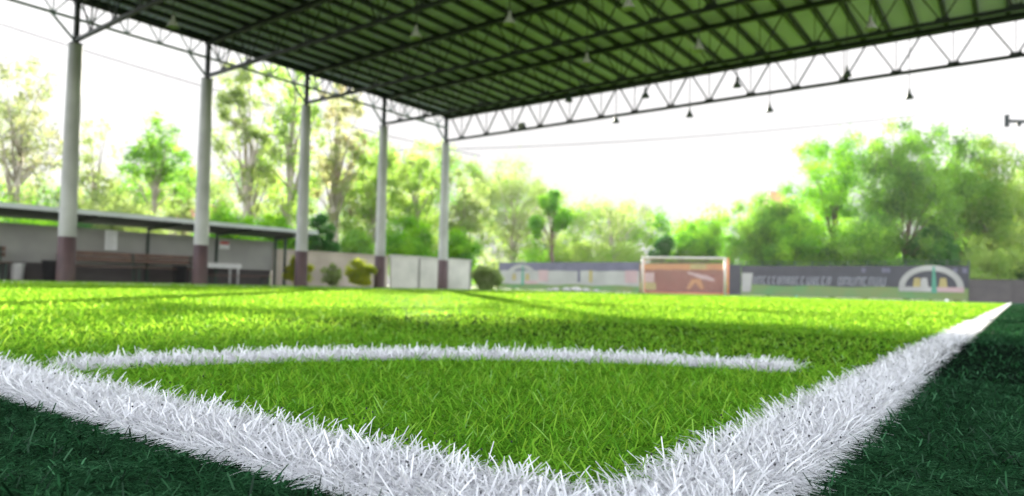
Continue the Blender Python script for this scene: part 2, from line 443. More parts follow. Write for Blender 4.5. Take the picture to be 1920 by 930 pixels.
# corrugated sheets
t = MB(); y = Y0c-.2; prof = []
while y < Y1c+.25:
    prof += [(y, 0), (y+.11, 0), (y+.135, .035), (y+.175, .035)]; y += .20
zs = ZT+.165
vs = []
for yy, dz in prof: vs += [(CX-.38, yy, zs+dz), (XR+.3, yy, zs+dz)]
for yy, dz in prof: vs += [(CX-.38, yy, zs+dz+.004), (XR+.3, yy, zs+dz+.004)]
n = len(prof); fs = [(2*i, 2*i+1, 2*i+3, 2*i+2) for i in range(n-1)] + [(2*n+2*i+2, 2*n+2*i+3, 2*n+2*i+1, 2*n+2*i) for i in range(n-1)]
fs += [(0, 2*n, 2*n+1, 1), (2*n-2, 2*n-1, 4*n-1, 4*n-2)]
for i in range(n-1): fs += [(2*i, 2*i+2, 2*n+2*i+2, 2*n+2*i), (2*i+1, 2*n+2*i+1, 2*n+2*i+3, 2*i+3)]
t.add(vs, fs); local(t.build('roof_sheet', M['sheet'], canopy))
t = MB(); t.box((CX-.38, Y1c+.262, ZT-.02), (XR+.3, Y1c+.285, ZT+.22))
local(t.build('gable_flashing', M['steel'], canopy))

# ------------------------------------------------------------------ pendant lamps
def make_lamp(material, loc, drop, label, size=1.0):
    e = empty('pendant_lamp', loc, 0, label=label, cat='lamp', group='lamps hanging from the canopy roof')
    s = size
    b = MB(); b.lathe([(.001, .20*s), (.035*s, .20*s), (.045*s, .10*s), (.06*s, .05*s), (.155*s, -.12*s), (.15*s, -.125*s), (.055*s, .04*s), (.04*s, .06*s), (.001, .06*s)], n=18)
    b.build('lamp_shade', material, e, True)
    b = MB(); b.lathe([(.001, -.10*s), (.04*s, -.08*s), (.05*s, -.04*s), (.03*s, .03*s), (.02*s, .06*s)], n=12)
    b.build('bulb', M['bulb'], e, True)
    b = MB(); b.bar((0, 0, .19*s), (0, 0, drop), .016)
    b.build('cable', M['cable'], e)
    return e
LP = [(1067, 184, 15.1, 'd', 'small dark pendant lamp just under the far roof edge, farthest left over the sky'),
      (1155, 224, 17.7, 'd', 'dark pendant lamp overlapping the long bottom chord, left of the middle'),
      (1210, 176, 15.8, 'd', 'dark pendant lamp between roof edge and chord, left of the two with tall stems'),
      (1293, 213, 18.3, 'd', 'dark cone lamp hanging just below the chord where a web joint meets it'),
      (1382, 156, 16.1, 'd', 'dark pendant lamp between the roof edge and chord, above the goal'),
      (1443, 203, 18.9, 'd', 'dark cone lamp below the chord to the right of the goal'),
      (1588, 136, 16.6, 'd', 'larger dark lamp touching the chord near its right end'),
      (1705, 178, 19.4, 'd', 'dark cone lamp on the longest cable, far right below the chord'),
      (955, 36, 9.9, 'p', 'pale lamp under the green roof near the top middle of the photo'),
      (1100, 112, 12.8, 'p', 'dim pale lamp under the green roof, third in its row'),
      (1310, 86, 13.2, 'p', 'pale lamp against bright green sheets above the goal'),
      (1178, 6, 10.5, 'p', 'pale lamp cut by the top border of the photo'),
      (1632, 46, 13.9, 'p', 'white lamp under the right part of the green roof'),
      (780, 62, 9.4, 'p', 'faint pale lamp among the dense trusses left of middle'),
      (325, 42, 9.0, 'p', 'dim pale lamp near the left eave close to the first column')]
protos = {}
for px, py, yy, kd, lb in LP:
    d = at(px, py, 1)-Vector((0, 0, CAMZ)); t_ = yy/d.y; p = Vector((0, 0, CAMZ))+d*t_
    if px == 325:
        p = Vector((0, 0, CAMZ))+d*(5.2/d.z)
    if kd not in protos:
        e = make_lamp(M['lamp_metal'] if kd == 'd' else M['lamp_pale'], p, ZT-5.14, lb, 0.72 if kd == 'd' else .8); protos[kd] = e
    else:
        e = copy_tree(protos[kd]); e.location = p; e['label'] = lb
    cab = [c for c in kids(e) if c.name.startswith('cable')][0]
    cab.scale = (1, 1, (ZT-p.z)/(ZT-5.14))
# floodlight clamped on the far chord
p = Vector((-14.95, Y1c-.1, ZB+.04))
e = empty('floodlight', p, label='small dark floodlight clamped on the far bottom chord near the last column', cat='floodlight')
b = MB(); b.box((-.13, -.10, -.02), (.13, .03, .17)); b.build('housing', M['lamp_metal'], e)
b = MB(); b.bar((-.16, 0, -.06), (.16, 0, -.06), .03); b.bar((-.16, 0, -.06), (-.16, 0, .1), .03); b.bar((.16, 0, -.06), (.16, 0, .1), .03); b.build('bracket', M['lamp_metal'], e)
b = MB(); b.box((-.11, -.108, 0), (.11, -.101, .15)); b.build('glass', M['lamp_pale'], e)

# overhead cables
def cable(name, p, q, sag, r, label):
    b = MB(); p = Vector(p); q = Vector(q); pts = []
    for i in range(25):
        t = i/24; v = p.lerp(q, t); v.z -= sag*4*t*(1-t); pts.append(v)
    b.tube(pts, r, 6); return tag(b.build(name, M['cable'], smooth=True), label=label, cat='cable')
cable('overhead_cable', at(-200, -20, 30), at(900, 292, 60), .6, .035, 'thin overhead cable crossing the pale sky behind the left columns')
cable('overhead_cable', at(700, 282, 60), at(2100, 168, 48), 1.0, .03, 'thin overhead cable crossing the white sky on the right')

# pole with cross arm entering at the right border
pb = gat(1962, 26); zt = at(1962, 215, 26).z
e = empty('lamp_post', pb, label='dark post arm with an end plate reaching in at the right border', cat='post')
b = MB(); b.tube([(0, 0, 0), (0, 0, zt-pb.z)], [.09, .06], 10); b.build('post', M['steel'], e, True)
q1 = at(1888, 227, 26)-pb; q2 = at(1962, 229, 26)-pb
b = MB(); b.bar(q1, q2, .11); b.build('arm', M['steel'], e)
b = MB(); b.bar(q1+Vector((0, 0, -.22)), q1+Vector((0, 0, .24)), .16); b.build('end_plate', M['steel'], e)
q3 = at(1911, 230, 26)-pb
b = MB(); b.lathe([(.001, .02), (.10, 0), (.07, -.1), (.02, -.16), (.001, -.16)], tuple(q3), 10); b.build('insulator', M['steel'], e, True)

# ------------------------------------------------------------------ bench shelter on the left
sx0, sx1 = -20.3, -22.6; sy0, sy1 = -2.0, 15.25
sh = empty('bench_shelter', (sx1, sy1, gz(sy1)), label='long low bench shelter with grey back wall and pale roof edge behind the columns', cat='shelter')
def loc2(o, e): o.matrix_parent_inverse = Matrix.Translation(-Vector(e.location)); return o
zf = H(1.76); zbk = H(1.62)
b = MB(); b.add([(sx0, sy0, zf-.02), (sx0, sy1, zf-.02), (sx1-.2, sy1, zbk), (sx1-.2, sy0, zbk), (sx0, sy0, zf-.05), (sx0, sy1, zf-.05), (sx1-.2, sy1, zbk-.03), (sx1-.2, sy0, zbk-.03)],
               [(0, 1, 2, 3), (7, 6, 5, 4), (0, 4, 5, 1), (1, 5, 6, 2), (2, 6, 7, 3), (3, 7, 4, 0)])
for k in range(7): b.bar((sx0-.02, 1.0+k*2.35, zf-.10), (sx1, 1.0+k*2.35, zbk-.08), .06, .10)
loc2(b.build('roof', M['tin'], sh), sh)
b = MB(); b.box((sx0+.002, sy0, zf-.10), (sx0+.045, sy1+.05, zf+.03)); loc2(b.build('fascia', M['fascia'], sh), sh)
b = MB(); b.box((sx1-.09, sy0, H(.34)), (sx1, sy1-.2, H(1.43))); loc2(b.build('back_wall', M['wall_grey'], sh), sh)
b = MB(); b.box((sx1-.15, sy0, gz(sy1)), (sx1-.092, sy1-.25, H(.40))); loc2(b.build('wall_shade', M['wall_dark'], sh), sh)  # dark panel standing in for the shade below the grey wall
for k in range(7):
    y = 1.0+k*2.35
    b = MB(); b.bar((sx1+.05, y, gz(y)), (sx1+.05, y, zbk-.03), .07); loc2(b.build('post', M['tin'], sh), sh)
for yy, xx in ((15.1, sx0-.4), (15.15, sx1+.6)):
    b = MB(); b.bar((xx, yy, gz(yy)), (xx, yy, zf-.1), .08); loc2(b.build('post', M['tin'], sh), sh)

def make_bench(L, h, back, mt, name, label, cat, loc):
    e = empty(name, loc, label=label, cat=cat)
    b = MB()
    for i in range(3): b.box((-.22+i*.15, 0, h-.03), (-.08+i*.15, L, h))
    b.build('seat', mt, e)
    if back:
        b = MB()
        for i in range(2): b.box((-.32, 0, h+.14+i*.16), (-.29, L, h+.27+i*.16))
        b.build('backrest', mt, e)
    for i in range(max(2, int(L/1.4)+1)):
        y = .12+(L-.24)*i/(max(2, int(L/1.4)+1)-1)
        b = MB(); b.bar((-.2, y, 0), (-.2, y, h-.03), .05); b.bar((.18, y, 0), (.18, y, h-.03), .05); b.bar((-.2, y, h-.06), (.18, y, h-.06), .04)
        if back: b.bar((-.23, y, h-.03), (-.29, y, h+.43), .04)
        b.build('leg', M['tin'], e)
    return e
make_bench(3.9, .46, True, M['wood'], 'bench', 'long brown slatted bench with backrest between the first and second columns', 'bench', (-21.7, 7.75, gz(8)))
make_bench(3.1, .46, True, M['wood'], 'bench', 'brown slatted bench with backrest at the left border under the shelter', 'bench', (-21.7, 3.3, gz(4)))
make_bench(2.2, .30, False, M['wood'], 'bench', 'low backless brown bench right of the second column', 'bench', (-21.2, 11.75, gz(11)))
e = empty('table', (-21.9, 11.55, gz(11)), label='white topped table against the grey wall right of the second column', cat='table')
b = MB(); b.box((-.3, 0, .66), (.3, 1.6, .70)); b.box((-.3, 0, .56), (-.28, 1.6, .66)); b.box((.28, 0, .54), (.3, 1.6, .66)); b.build('tabletop', M['white_paint'], e)
for x, y in ((-.25, .1), (.25, .1), (-.25, 1.5), (.25, 1.5)):
    b = MB(); b.bar((x, y, 0), (x, y, .66), .05); b.build('leg', M['white_paint'], e)
def bin_(loc, label, mt, s=1):
    b = MB(); b.lathe([(.001, 0), (.17*s, 0), (.21*s, .52*s), (.23*s, .53*s), (.23*s, .56*s), (.19*s, .56*s), (.17*s, .05), (.001, .05)], n=16)
    e = b.build('bin', mt, smooth=True); e.location = loc; return tag(e, label=label, cat='bin')
bin_((-21.6, 7.35, gz(7)), 'black bin on the ground just left of the first column', M['cable'])
bin_((-21.6, 11.0, gz(11)), 'black bin on the ground just left of the second column', M['cable'])
e = bin_((-21.7, 6.6, gz(6)), 'pale bucket standing near the left bench under the shelter', M['white_paint'], .8)
# notices
def notice(loc, w_, h_, label, red=False):
    e = empty('notice', loc, label=label, cat='notice')
    b = MB(); b.box((-.01, -w_/2, -h_), (.01, w_/2, 0)); b.build('board', M['paper'], e)
    b = MB()
    if red: b.box((.0105, -w_/2+.02, -h_*.42), (.014, w_/2-.02, -.02)); b.build('heading', M['red'], e)
    else:
        for i in range(6):
            b.box((.0105, -w_/2+.05, -.1-i*h_*.14), (.013, w_/2-.05-.03*(i % 3), -.085-i*h_*.14))
        b.build('printing', M['lamp_pale'], e)
    if not red:
        b = MB(); b.bar((0, 0, 0), (0, 0, .2), .015); b.build('hook', M['tin'], e)
    return e
d = at(209, 432, 1)-Vector((0, 0, CAMZ)); p = Vector((0, 0, CAMZ))+d*(-22.0/d.x); notice(p, .34, .60, 'tall white notice board hanging under the shelter roof')
d = at(421, 452, 1)-Vector((0, 0, CAMZ)); p = Vector((0, 0, CAMZ))+d*(-22.57/d.x); notice(p, .38, .28, 'small white notice with a red heading on the grey wall', True)

# ------------------------------------------------------------------ walls beyond the shelter
def wall(name, x, y0, y1, z1, mt, label, joints=None, th=.12):
    e = empty(name, (x, y0, gz(y0)), label=label, cat='wall')
    b = MB(); b.box((x-th, y0, gz(y1)-.05), (x, y1, z1)); loc2(b.build('wall_panel', mt, e), e)
    b = MB(); b.box((x-th-.03, y0-.01, z1), (x+.03, y1+.01, z1+.06)); loc2(b.build('coping', M['wall_beige'] if mt is not M['wall_white'] else M['wall_white'], e), e)
    if joints:
        for y in joints:
            b = MB(); b.box((x+.001, y-.05, gz(y)), (x+.04, y+.05, z1)); loc2(b.build('pier', M['joint'], e), e)
    return e
wall('garden_wall', -23.0, 15.3, 21.3, H(1.14), M['wall_beige'], 'weathered beige wall behind the yellow green plants')
wall('boundary_wall', -22.9, 21.4, 27.1, H(1.20), M['wall_white'], 'whitewashed wall panels behind the fourth and fifth columns', [23.2, 25.2, 27.0])
e = empty('boundary_wall', (-1.97, 44, gz(44)), label='low dark grey wall at the far end by the right line', cat='wall')
b = MB(); b.box((0, 0, -.05), (9, .15, 1.16)); b.build('wall_panel', M['wall_dark'], e)
b = MB(); b.box((-.02, -.03, 1.16), (9, .18, 1.22)); b.build('coping', M['wall_dark'], e)
for i in range(4):
    b = MB(); b.box((.0+i*1.95, -.05, -.05), (.16+i*1.95, -.002, 1.158)); b.build('pier', M['wall_dark'], e)

# ------------------------------------------------------------------ banners at the far end
BY = 44.0; BG = gz(44)
def banner(x0, x1, z0, z1, label, bands, extra=None):
    e = empty('banner', (x0, BY, BG), label=label, cat='banner', group='banners along the far end fence')
    h = z1-z0; L = x1-x0
    b = MB(); b.box((0, 0, z0-BG), (L, .02, z1-BG)); b.build('banner_cloth', bands[0][2], e)
    for i, (f0, f1, mt) in enumerate(bands[1:]):
        b = MB()
        # slightly wavy printed band
        n = 24; vs = []
        for k in range(n+1):
            xx = L*k/n; a0 = z0-BG+h*(f0+.012*math.sin(k*1.3+i)); a1 = z0-BG+h*(f1+.02*math.sin(k*.9+i*2))
            if f0 <= 0: a0 = z0-BG+.001
            if f1 >= 1: a1 = z1-BG-.001
            vs += [(xx, -.003-i*.002, a0), (xx, -.003-i*.002, a1)]
        b.add(vs, [(2*k, 2*k+2, 2*k+3, 2*k+1) for k in range(n)]); b.build('printed_band', mt, e)
    nn = max(1, int(L/2.4))
    for k in range(nn+1):
        xx = .05+(L-.1)*k/nn
        b = MB(); b.tube([(xx, .06, 0), (xx, .06, z1-BG+.06)], .03, 8); b.build('post', M['tin'], e)
    return e, z0-BG, h
def arch(e, cx, cz, r, y=-.02):
    b = MB(); n = 20; vs = []
    for k in range(n+1):
        a = math.pi*k/n; vs += [(cx+r*math.cos(a), y, cz+r*.80*math.sin(a)), (cx+r*.80*math.cos(a), y, cz+r*.60*math.sin(a))]
    b.add(vs, [(2*k, 2*k+2, 2*k+3, 2*k+1) for k in range(n)]); b.build('arch_emblem', M['banner_cream'], e)
    for i, (dx, mt) in enumerate(((-.42, M['banner_yellow']), (-.2, M['banner_cream']), (.38, M['banner_yellow']))):
        b = MB(); b.lathe([(.001, 0)]*1+[(.10*r*2, 0)], (0, 0, 0), 3) if False else None
        b.add([(cx+dx*r-.13*r, y-.002, cz+.02), (cx+dx*r+.13*r, y-.002, cz+.02), (cx+dx*r+.09*r, y-.002, cz+.34*r), (cx+dx*r-.09*r, y-.002, cz+.34*r)], [(0, 1, 2, 3)]); b.build('emblem_figure', mt, e)
    b = MB(); b.add([(cx-r, y-.003, cz-.16*r), (cx+.05*r, y-.003, cz-.16*r), (cx+.05*r, y-.003, cz+.02), (cx-r, y-.003, cz+.02)], [(0, 1, 2, 3)]); b.build('emblem_base', M['banner_cream'], e)
    b = MB(); b.add([(cx+.12*r, y-.003, cz-.16*r), (cx+r, y-.003, cz-.16*r), (cx+r, y-.003, cz+.02), (cx+.12*r, y-.003, cz+.02)], [(0, 1, 2, 3)]); b.build('emblem_base', M['banner_pink'], e)
    b = MB(); b.add([(cx+.02*r, y-.005, cz-.2*r), (cx+.2*r, y-.005, cz-.2*r), (cx+.13*r, y-.005, cz+.75*r), (cx+.06*r, y-.005, cz+.75*r)], [(0, 1, 2, 3)]); b.build('emblem_stripe', M['banner_teal'], e)
def bx(px, z):  # x on the banner plane
    d = at(px, 520, 1)-Vector((0, 0, CAMZ)); return d.x*BY/d.y
e, zz, h = banner(bx(935, 0), bx(1199, 0), H(-.34), H(1.80), 'pale banner with lilac top strip and arch emblem left of the goal',
                  [(0, 1, M['banner_cream']), (.70, 1, M['lilac']), (0, .20, M['banner_green'])])
arch(e, 2.3, zz+h*.32, 1.65)
for x0_, w_, mt in ((4.0, .9, 'banner_pink'), (7.6, .25, 'lilac'), (8.6, .3, 'banner_yellow'), (11.6, 1.0, 'banner_pink')):
    b = MB(); b.add([(x0_, -.012, zz+h*.3), (x0_+w_, -.012, zz+h*.3), (x0_+w_, -.012, zz+h*.72), (x0_, -.012, zz+h*.72)], [(0, 1, 2, 3)]); b.build('printed_patch', M[mt], e)
x0r = bx(1199, 0)+.03; x1r = bx(1362, 0)
e, zz, h = banner(x0r, x1r, H(-.34), H(1.68), 'red banner with an orange top strip and a white figure behind the goal',
                  [(0, 1, M['banner_red']), (.80, 1, M['banner_orange'])])
L = x1r-x0r
b = MB(); b.add([(L*.60, -.012, zz+h*.83), (L*.78, -.012, zz+h*.83), (L*.78, -.012, zz+h*.99), (L*.60, -.012, zz+h*.99)], [(0, 1, 2, 3)]); b.build('printed_patch', M['banner_yellow'], e)
b = MB(); b.add([(L*.0, -.012, zz+h*.1), (L*.20, -.012, zz+h*.1), (L*.20, -.012, zz+h*.34), (L*.0, -.012, zz+h*.36)], [(0, 1, 2, 3)]); b.build('printed_patch', M['banner_yellow'], e)
b = MB(); b.add([(L*.02, -.014, zz+h*.36), (L*.18, -.014, zz+h*.36), (L*.18, -.014, zz+h*.7), (L*.06, -.014, zz+h*.7)], [(0, 1, 2, 3)]); b.build('printed_patch', M['banner_pink'], e)
b = MB(); b.add([(L*x, -.013, zz+h*z) for x, z in ((.58, .74), (.70, .66), (.80, .60), (.88, .48), (.86, .42), (.72, .50), (.62, .62), (.56, .68))], [tuple(range(8))]); b.build('printed_figure', M['banner_pink'], e)
b = MB(); b.add([(L*x, -.015, zz+h*z) for x, z in ((.56, .15), (.60, .15), (.66, .38), (.72, .15), (.76, .17), (.72, .50), (.62, .48))], [tuple(range(7))]); b.build('printed_figure', M['banner_orange'], e)
x0p = bx(1363, 0)+.03; x1p = bx(1389, 0)
e, zz, h = banner(x0p, x1p, H(-.34), H(1.62), 'narrow plain dark purple banner right of the goal', [(0, 1, M['purple'])])
x0 = bx(1389, 0)+.03; x1 = bx(1816, 0)
e, zz, h = banner(x0, x1, H(-.33), H(1.56), 'long dark purple banner with pale lettering, green strip and arch emblem right of the goal',
                  [(0, 1, M['purple']), (0, .34, M['banner_green'])])
L = x1-x0
# lettering too blurred in the photo to be read: leaning strokes of the same height and rhythm
def letters(e, xa, xb, za, zb, seed):
    r_ = random.Random(seed); b = MB(); x = xa
    while x < xb:
        w_ = r_.uniform(.16, .26); k = r_.choice('nuoc'); sl = .07
        def q(x0, x1, z0, z1):
            b.add([(x0+sl*(z0-za), -.014, z0), (x1+sl*(z0-za), -.014, z0), (x1+sl*(z1-za)+.03, -.014, z1), (x0+sl*(z1-za)+.03, -.014, z1)], [(0, 1, 2, 3)])
        q(x, x+.05, za, zb)
        if k in 'nuo': q(x+w_-.05, x+w_, za, zb)
        if k in 'noc': q(x+.05, x+w_-.05, zb-.06, zb)
        if k in 'uoc': q(x+.05, x+w_-.05, za, za+.06)
        if r_.random() < .25: q(x+.03, x+w_-.02, zb+.07, zb+.13)
        x += w_+.09
    b.build('lettering', M['banner_letter'], e)
za, zb = zz+h*.38, zz+h*.64
letters(e, .75, 4.95, za, zb, 3); letters(e, 5.15, 5.4, za, zb, 4); letters(e, 5.75, 8.05, za, zb, 5)
b = MB(); b.add([(.05, -.013, zz+h*.1), (.6, -.013, zz+h*.1), (.75, -.013, zz+h*.75), (.05, -.013, zz+h*.75)], [(0, 1, 2, 3)]); b.build('printed_patch', M['banner_cream'], e)
arch(e, L-1.75, zz+h*.36, 1.55)
for i in range(5):
    xx = L*(.78+.0*i)+random.uniform(-2.6, 2.6); 
    b = MB(); b.add([(xx, -.016, zz+h*.80), (xx+.2, -.016, zz+h*.78), (xx+.22, -.016, zz+h*.92), (xx+.02, -.016, zz+h*.93)], [(0, 1, 2, 3)]); b.build('printed_patch', M['lilac'], e)
# mesh fence behind the banners
fe = empty('mesh_fence', (-35, BY+.25, BG), label='dark wire mesh fence showing above the far end banners', cat='fence')
b = MB()
for k in range(0, 34): b.tube([(k*1.0+.01, 0, 0), (k*1.0+.01, 0, 2.25)], .022 if k % 3 else .035, 6)
b.build('posts_and_wires', M['tin'], fe)
b = MB()
for z in (.1, .6, 1.1, 1.6, 1.95, 2.1, 2.22): b.bar((0, -.04, z), (33, -.04, z), .02)
b.build('rail', M['tin'], fe)

# ------------------------------------------------------------------ goal
gl = at(1204, 552, 38.9); gr = at(1359, 552, 37.4)
gl.z = gz(gl.y); gr.z = gz(gr.y)
gw = (gr.xy-gl.xy).length; ga = math.atan2(gr.y-gl.y, gr.x-gl.x)
goal = empty('goal', gl, ga, label='white football goal frame with orange sides and net at the far end', cat='goal')
GH, GD = 2.06, 1.0
b = MB(); b.tube([(0, 0, 0), (0, 0, GH)], .06, 12); b.build('post', M['goal_paint'], goal, True)
b = MB(); b.tube([(gw, 0, 0), (gw, 0, GH)], .06, 12); b.build('post', M['goal_paint'], goal, True)
b = MB(); b.tube([(-.06, 0, GH), (gw+.06, 0, GH)], .06, 12); b.build('crossbar', M['goal_paint'], goal, True)
for x in (-.02, gw+.15):
    b = MB(); b.tube([(x, .06, GH-.02), (x, .55, GH-.02), (x, GD, .05), (x, .06, .05), (x, .06, GH-.02)], .05, 8); b.build('side_frame', M['orange'], goal, True)
b = MB(); b.tube([(0, GD, .05), (gw, GD, .05)], .035, 8); b.tube([(0, .55, GH-.02), (gw, .55, GH-.02)], .03, 8); b.build('rear_bar', M['orange'], goal, True)
b = MB(); s_ = .11; r0 = .0045
n = int(gw/s_)
for i in range(n+1):
    x = gw*i/n; b.bar((x, .55, GH-.03), (x, GD, .06), r0*2); b.bar((x, .02, GH-.03), (x, .55, GH-.03), r0*2)
for j in range(18):
    t = j/17; b.bar((0, .55+(GD-.55)*t, GH-.03-(GH-.09)*t), (gw, .55+(GD-.55)*t, GH-.03-(GH-.09)*t), r0*2)
for x in (0, gw):
    for j in range(18):
        z = .06+(GH-.1)*j/17; b.bar((x, .02, z), (x, .55+(GD-.55)*(1-j/17), z), r0*2)
    for j in range(9): 
        yv = .05+j*.1; zt_ = GH-.03 if yv < .55 else GH-.03-(yv-.55)/(GD-.55)*(GH-.09)
        b.bar((x, yv, .06), (x, yv, zt_), r0*2)
b.build('net', M['net'], goal)

# small things lying at the far end
def bag(px, dep, s, label, mt):
    p = gat(px, dep); b = MB(); rr = random.Random(px)
    n = 10; prof = [(.001, 0), (.9, .05), (1.0, .35), (.75, .75), (.3, .95), (.001, 1.0)]
    vs = []
    for r0_, z0_ in prof:
        for k in range(n):
            a_ = 2*math.pi*k/n; q = r0_*(1+rr.uniform(-.14, .14))
            vs.append((q*math.cos(a_)*s*1.3, q*math.sin(a_)*s, z0_*s*.9))
    b.add(vs, [(i*n+k, i*n+(k+1) % n, (i+1)*n+(k+1) % n, (i+1)*n+k) for i in range(len(prof)-1) for k in range(n)])
    o = b.build('sandbag', mt, smooth=True); o.location = p; return tag(o, label=label, cat='bag', group='pale bags lying by the far end')
for i, (px, s) in enumerate(((1042, .22), (1062, .26), (1080, .32), (1098, .24), (1118, .18), (1030, .16))):
    bag(px, 41.5, s, ['left pale bag of the low row left of the goal', 'second pale bag in the low row left of the goal', 'biggest pale bag in the middle of the low row left of the goal',
                       'pale bag just right of the biggest one left of the goal', 'smallest pale bag at the right end of the low row', 'tiny pale bag at the far left end of the low row'][i], M['banner_cream'])
def cone(px, dep, mt, label):
    p = gat(px, dep); b = MB(); b.lathe([(.001, 0), (.11, 0), (.115, .02), (.07, .025), (.03, .12), (.02, .125), (.001, .12)], n=16)
    o = b.build('marker_cone', mt, smooth=True); o.location = p; return tag(o, label=label, cat='marker')
cone(1493, 39, M['banner_teal'], 'small teal marker disc on the grass right of the goal')
cone(1775, 36, M['white_paint'], 'small white marker disc on the grass near the far corner')

# ------------------------------------------------------------------ trees
def leaves_mesh(name, centres, radii, per, size, material, parent, droop=0.0):
    """many small leaf faces gathered in clumps"""
    Cn = np.array(centres); K = len(Cn)
    idx = np.repeat(np.arange(K), per); N = len(idx)
    d = RNG.normal(0, 1, (N, 3)); d /= np.linalg.norm(d, axis=1)[:, None]
    rr = RNG.random(N)**.5*(1+.8*(RNG.random(N) < .15)*RNG.random(N))
    P = Cn[idx] + d*(np.array(radii)[idx]*rr)[:, None]*np.array([1, 1, .9])
    if droop: P[:, 2] -= np.abs(RNG.normal(0, droop, N))
    nrm = RNG.normal(0, 1, (N, 3)); nrm[:, 2] += .5; nrm /= np.linalg.norm(nrm, axis=1)[:, None]
    a = np.cross(nrm, RNG.normal(0, 1, (N, 3))); a /= np.linalg.norm(a, axis=1)[:, None]
    if droop: a[:, 2] -= 1.2; a /= np.linalg.norm(a, axis=1)[:, None]
    bb = np.cross(nrm, a); bb /= (np.linalg.norm(bb, axis=1)[:, None]+1e-9)
    s = size*(.6+.8*RNG.random(N))[:, None]
    V = np.stack([P-a*s, P-bb*s*.42+a*s*.1, P+a*s, P+bb*s*.42+a*s*.1], 1)
    rnd = np.clip(RNG.random(K)[idx]*.72+RNG.random(N)*.28, 0, 1)
    return quads_mesh(name, V, 4, [(0, 1, 2, 3)], rnd, material, parent)

TM = {}
def tmat(key):
    if key in TM: return TM[key]
    C = {'olive': [(.16, .22, .07), (.23, .31, .10), (.29, .37, .13), (.32, .34, .18)],
         'brown': [(.24, .23, .14), (.28, .30, .17), (.25, .32, .15), (.36, .33, .24)],
         'yellow': [(.17, .30, .05), (.25, .40, .07), (.33, .46, .10), (.38, .46, .15)],
         'green': [(.025, .09, .012), (.10, .27, .02), (.20, .40, .035), (.30, .48, .06)],
         'vivid': [(.03, .14, .006), (.13, .36, .008), (.25, .52, .012), (.36, .60, .02)],
         'dark': [(.015, .10, .012), (.03, .17, .02), (.06, .22, .03), (.10, .28, .03)],
         'pink': [(.33, .28, .18), (.38, .34, .22), (.30, .36, .15), (.42, .38, .27)],
         'willow': [(.025, .08, .012), (.10, .24, .025), (.19, .38, .035), (.28, .46, .06)],
         'lime': [(.06, .26, .006), (.14, .42, .010), (.24, .54, .012), (.34, .62, .02)],
         'gold': [(.30, .38, .01), (.44, .50, .015), (.54, .56, .02), (.36, .48, .03)]}[key]
    TM[key] = leafmat('leaves_'+key, C, .62, .5, .03, (1.05, 1.1, .7)); return TM[key]

def tree(px, top, wpx, dep, key, label, crown0=.30, dens=1.0, nc=34, lobes=None, leaf=.095, bark='bark', name='tree', droop=0.0, whisk=0, cat='tree', seed=None, clump=.17, lean=0):
    nc = int(nc*1.9); clump *= .85
    r = random.Random(seed if seed is not None else px*7+top)
    p = gat(px, dep); zt = (at(px, top, dep).z - p.z)*(1.10 if name == 'tree' and top < 330 else 1.0); wd = wpx/FPX*dep
    e = empty(name, p, label=label, cat=cat)
    # crown clumps inside an uneven ellipsoid
    cen = []; rad = []
    zc = zt*(crown0+1)/2; hz = zt*(1-crown0)/2
    base_r = wd/2
    lobes = lobes or [(0, 0, 0, 1.0)]
    tries = 0
    while len(cen) < nc and tries < 4000:
        tries += 1
        lx, ly, lz, ls = r.choice(lobes)
        u = Vector((r.gauss(0, 1), r.gauss(0, 1), r.gauss(0, 1))).normalized()*(r.random()**.45)
        q = Vector(((lx+u.x*ls)*base_r*.88, (ly+u.y*ls)*base_r*.88, zc+(lz+u.z*ls)*hz*.90))
        cr = clump*wd*r.uniform(.6, 1.25)
        if q.z+cr*.75 > zt: q.z = zt-cr*.75
        if name != 'shrub' and q.z-cr*.6 < .15: continue
        if name == 'shrub': q.z = abs(q.z); q.x *= 1.0+.25*r.random()
        # lateral axis is the viewer's right so that the given width is kept
        cen.append(Vector((q.x*rt0.x + q.y*fw.x, q.x*rt0.y + q.y*fw.y, q.z))); rad.append(cr)
    per = int(250*dens*(clump/.145)**1.5)
    leaves_mesh('crown', cen, rad, per, leaf, tmat(key), e, droop)
    # trunk and limbs
    b = MB(); tr = max(.05, min(.20, zt*.017)) if name != 'shrub' else .025
    h1 = zt*(crown0*.5+.45)
    ctl = [Vector((0, 0, -.1)), Vector((r.uniform(-.1, .1), r.uniform(-.1, .1), h1*.35)), Vector((r.uniform(-.25, .25)+lean*.4, r.uniform(-.25, .25), h1*.7)), Vector((r.uniform(-.4, .4)+lean, r.uniform(-.3, .3), h1))]
    b.tube(ctl, [tr*1.25, tr, tr*.75, tr*.45], 8)
    for c in r.sample(cen, min(len(cen), 22)):
        t = r.uniform(.35, 1.0); k = min(2, int(t*3)); f_ = t*3-k
        s0 = ctl[k].lerp(ctl[k+1], min(f_, 1))
        if s0.z > c.z: s0 = ctl[0].lerp(ctl[1], min(1, max(.3, c.z*.6/ctl[1].z)))
        mid = s0.lerp(c, .5)+Vector((r.uniform(-.1, .1), r.uniform(-.1, .1), .12*(c-s0).length))
        b.tube([s0, mid, c], [tr*.38, tr*.22, tr*.07], 5)
    for i in range(whisk):
        c = r.choice([c for c in cen if c.z > zc] or cen); top_ = c+Vector((r.uniform(-.5, .5), r.uniform(-.5, .5), r.uniform(.5, 1.2)*wd*.16))
        b.tube([c, c.lerp(top_, .5)+Vector((r.uniform(-.1, .1), 0, 0)), top_], [.03, .02, .008], 4)
    b.build('trunk', M[bark], e, True)
    return e

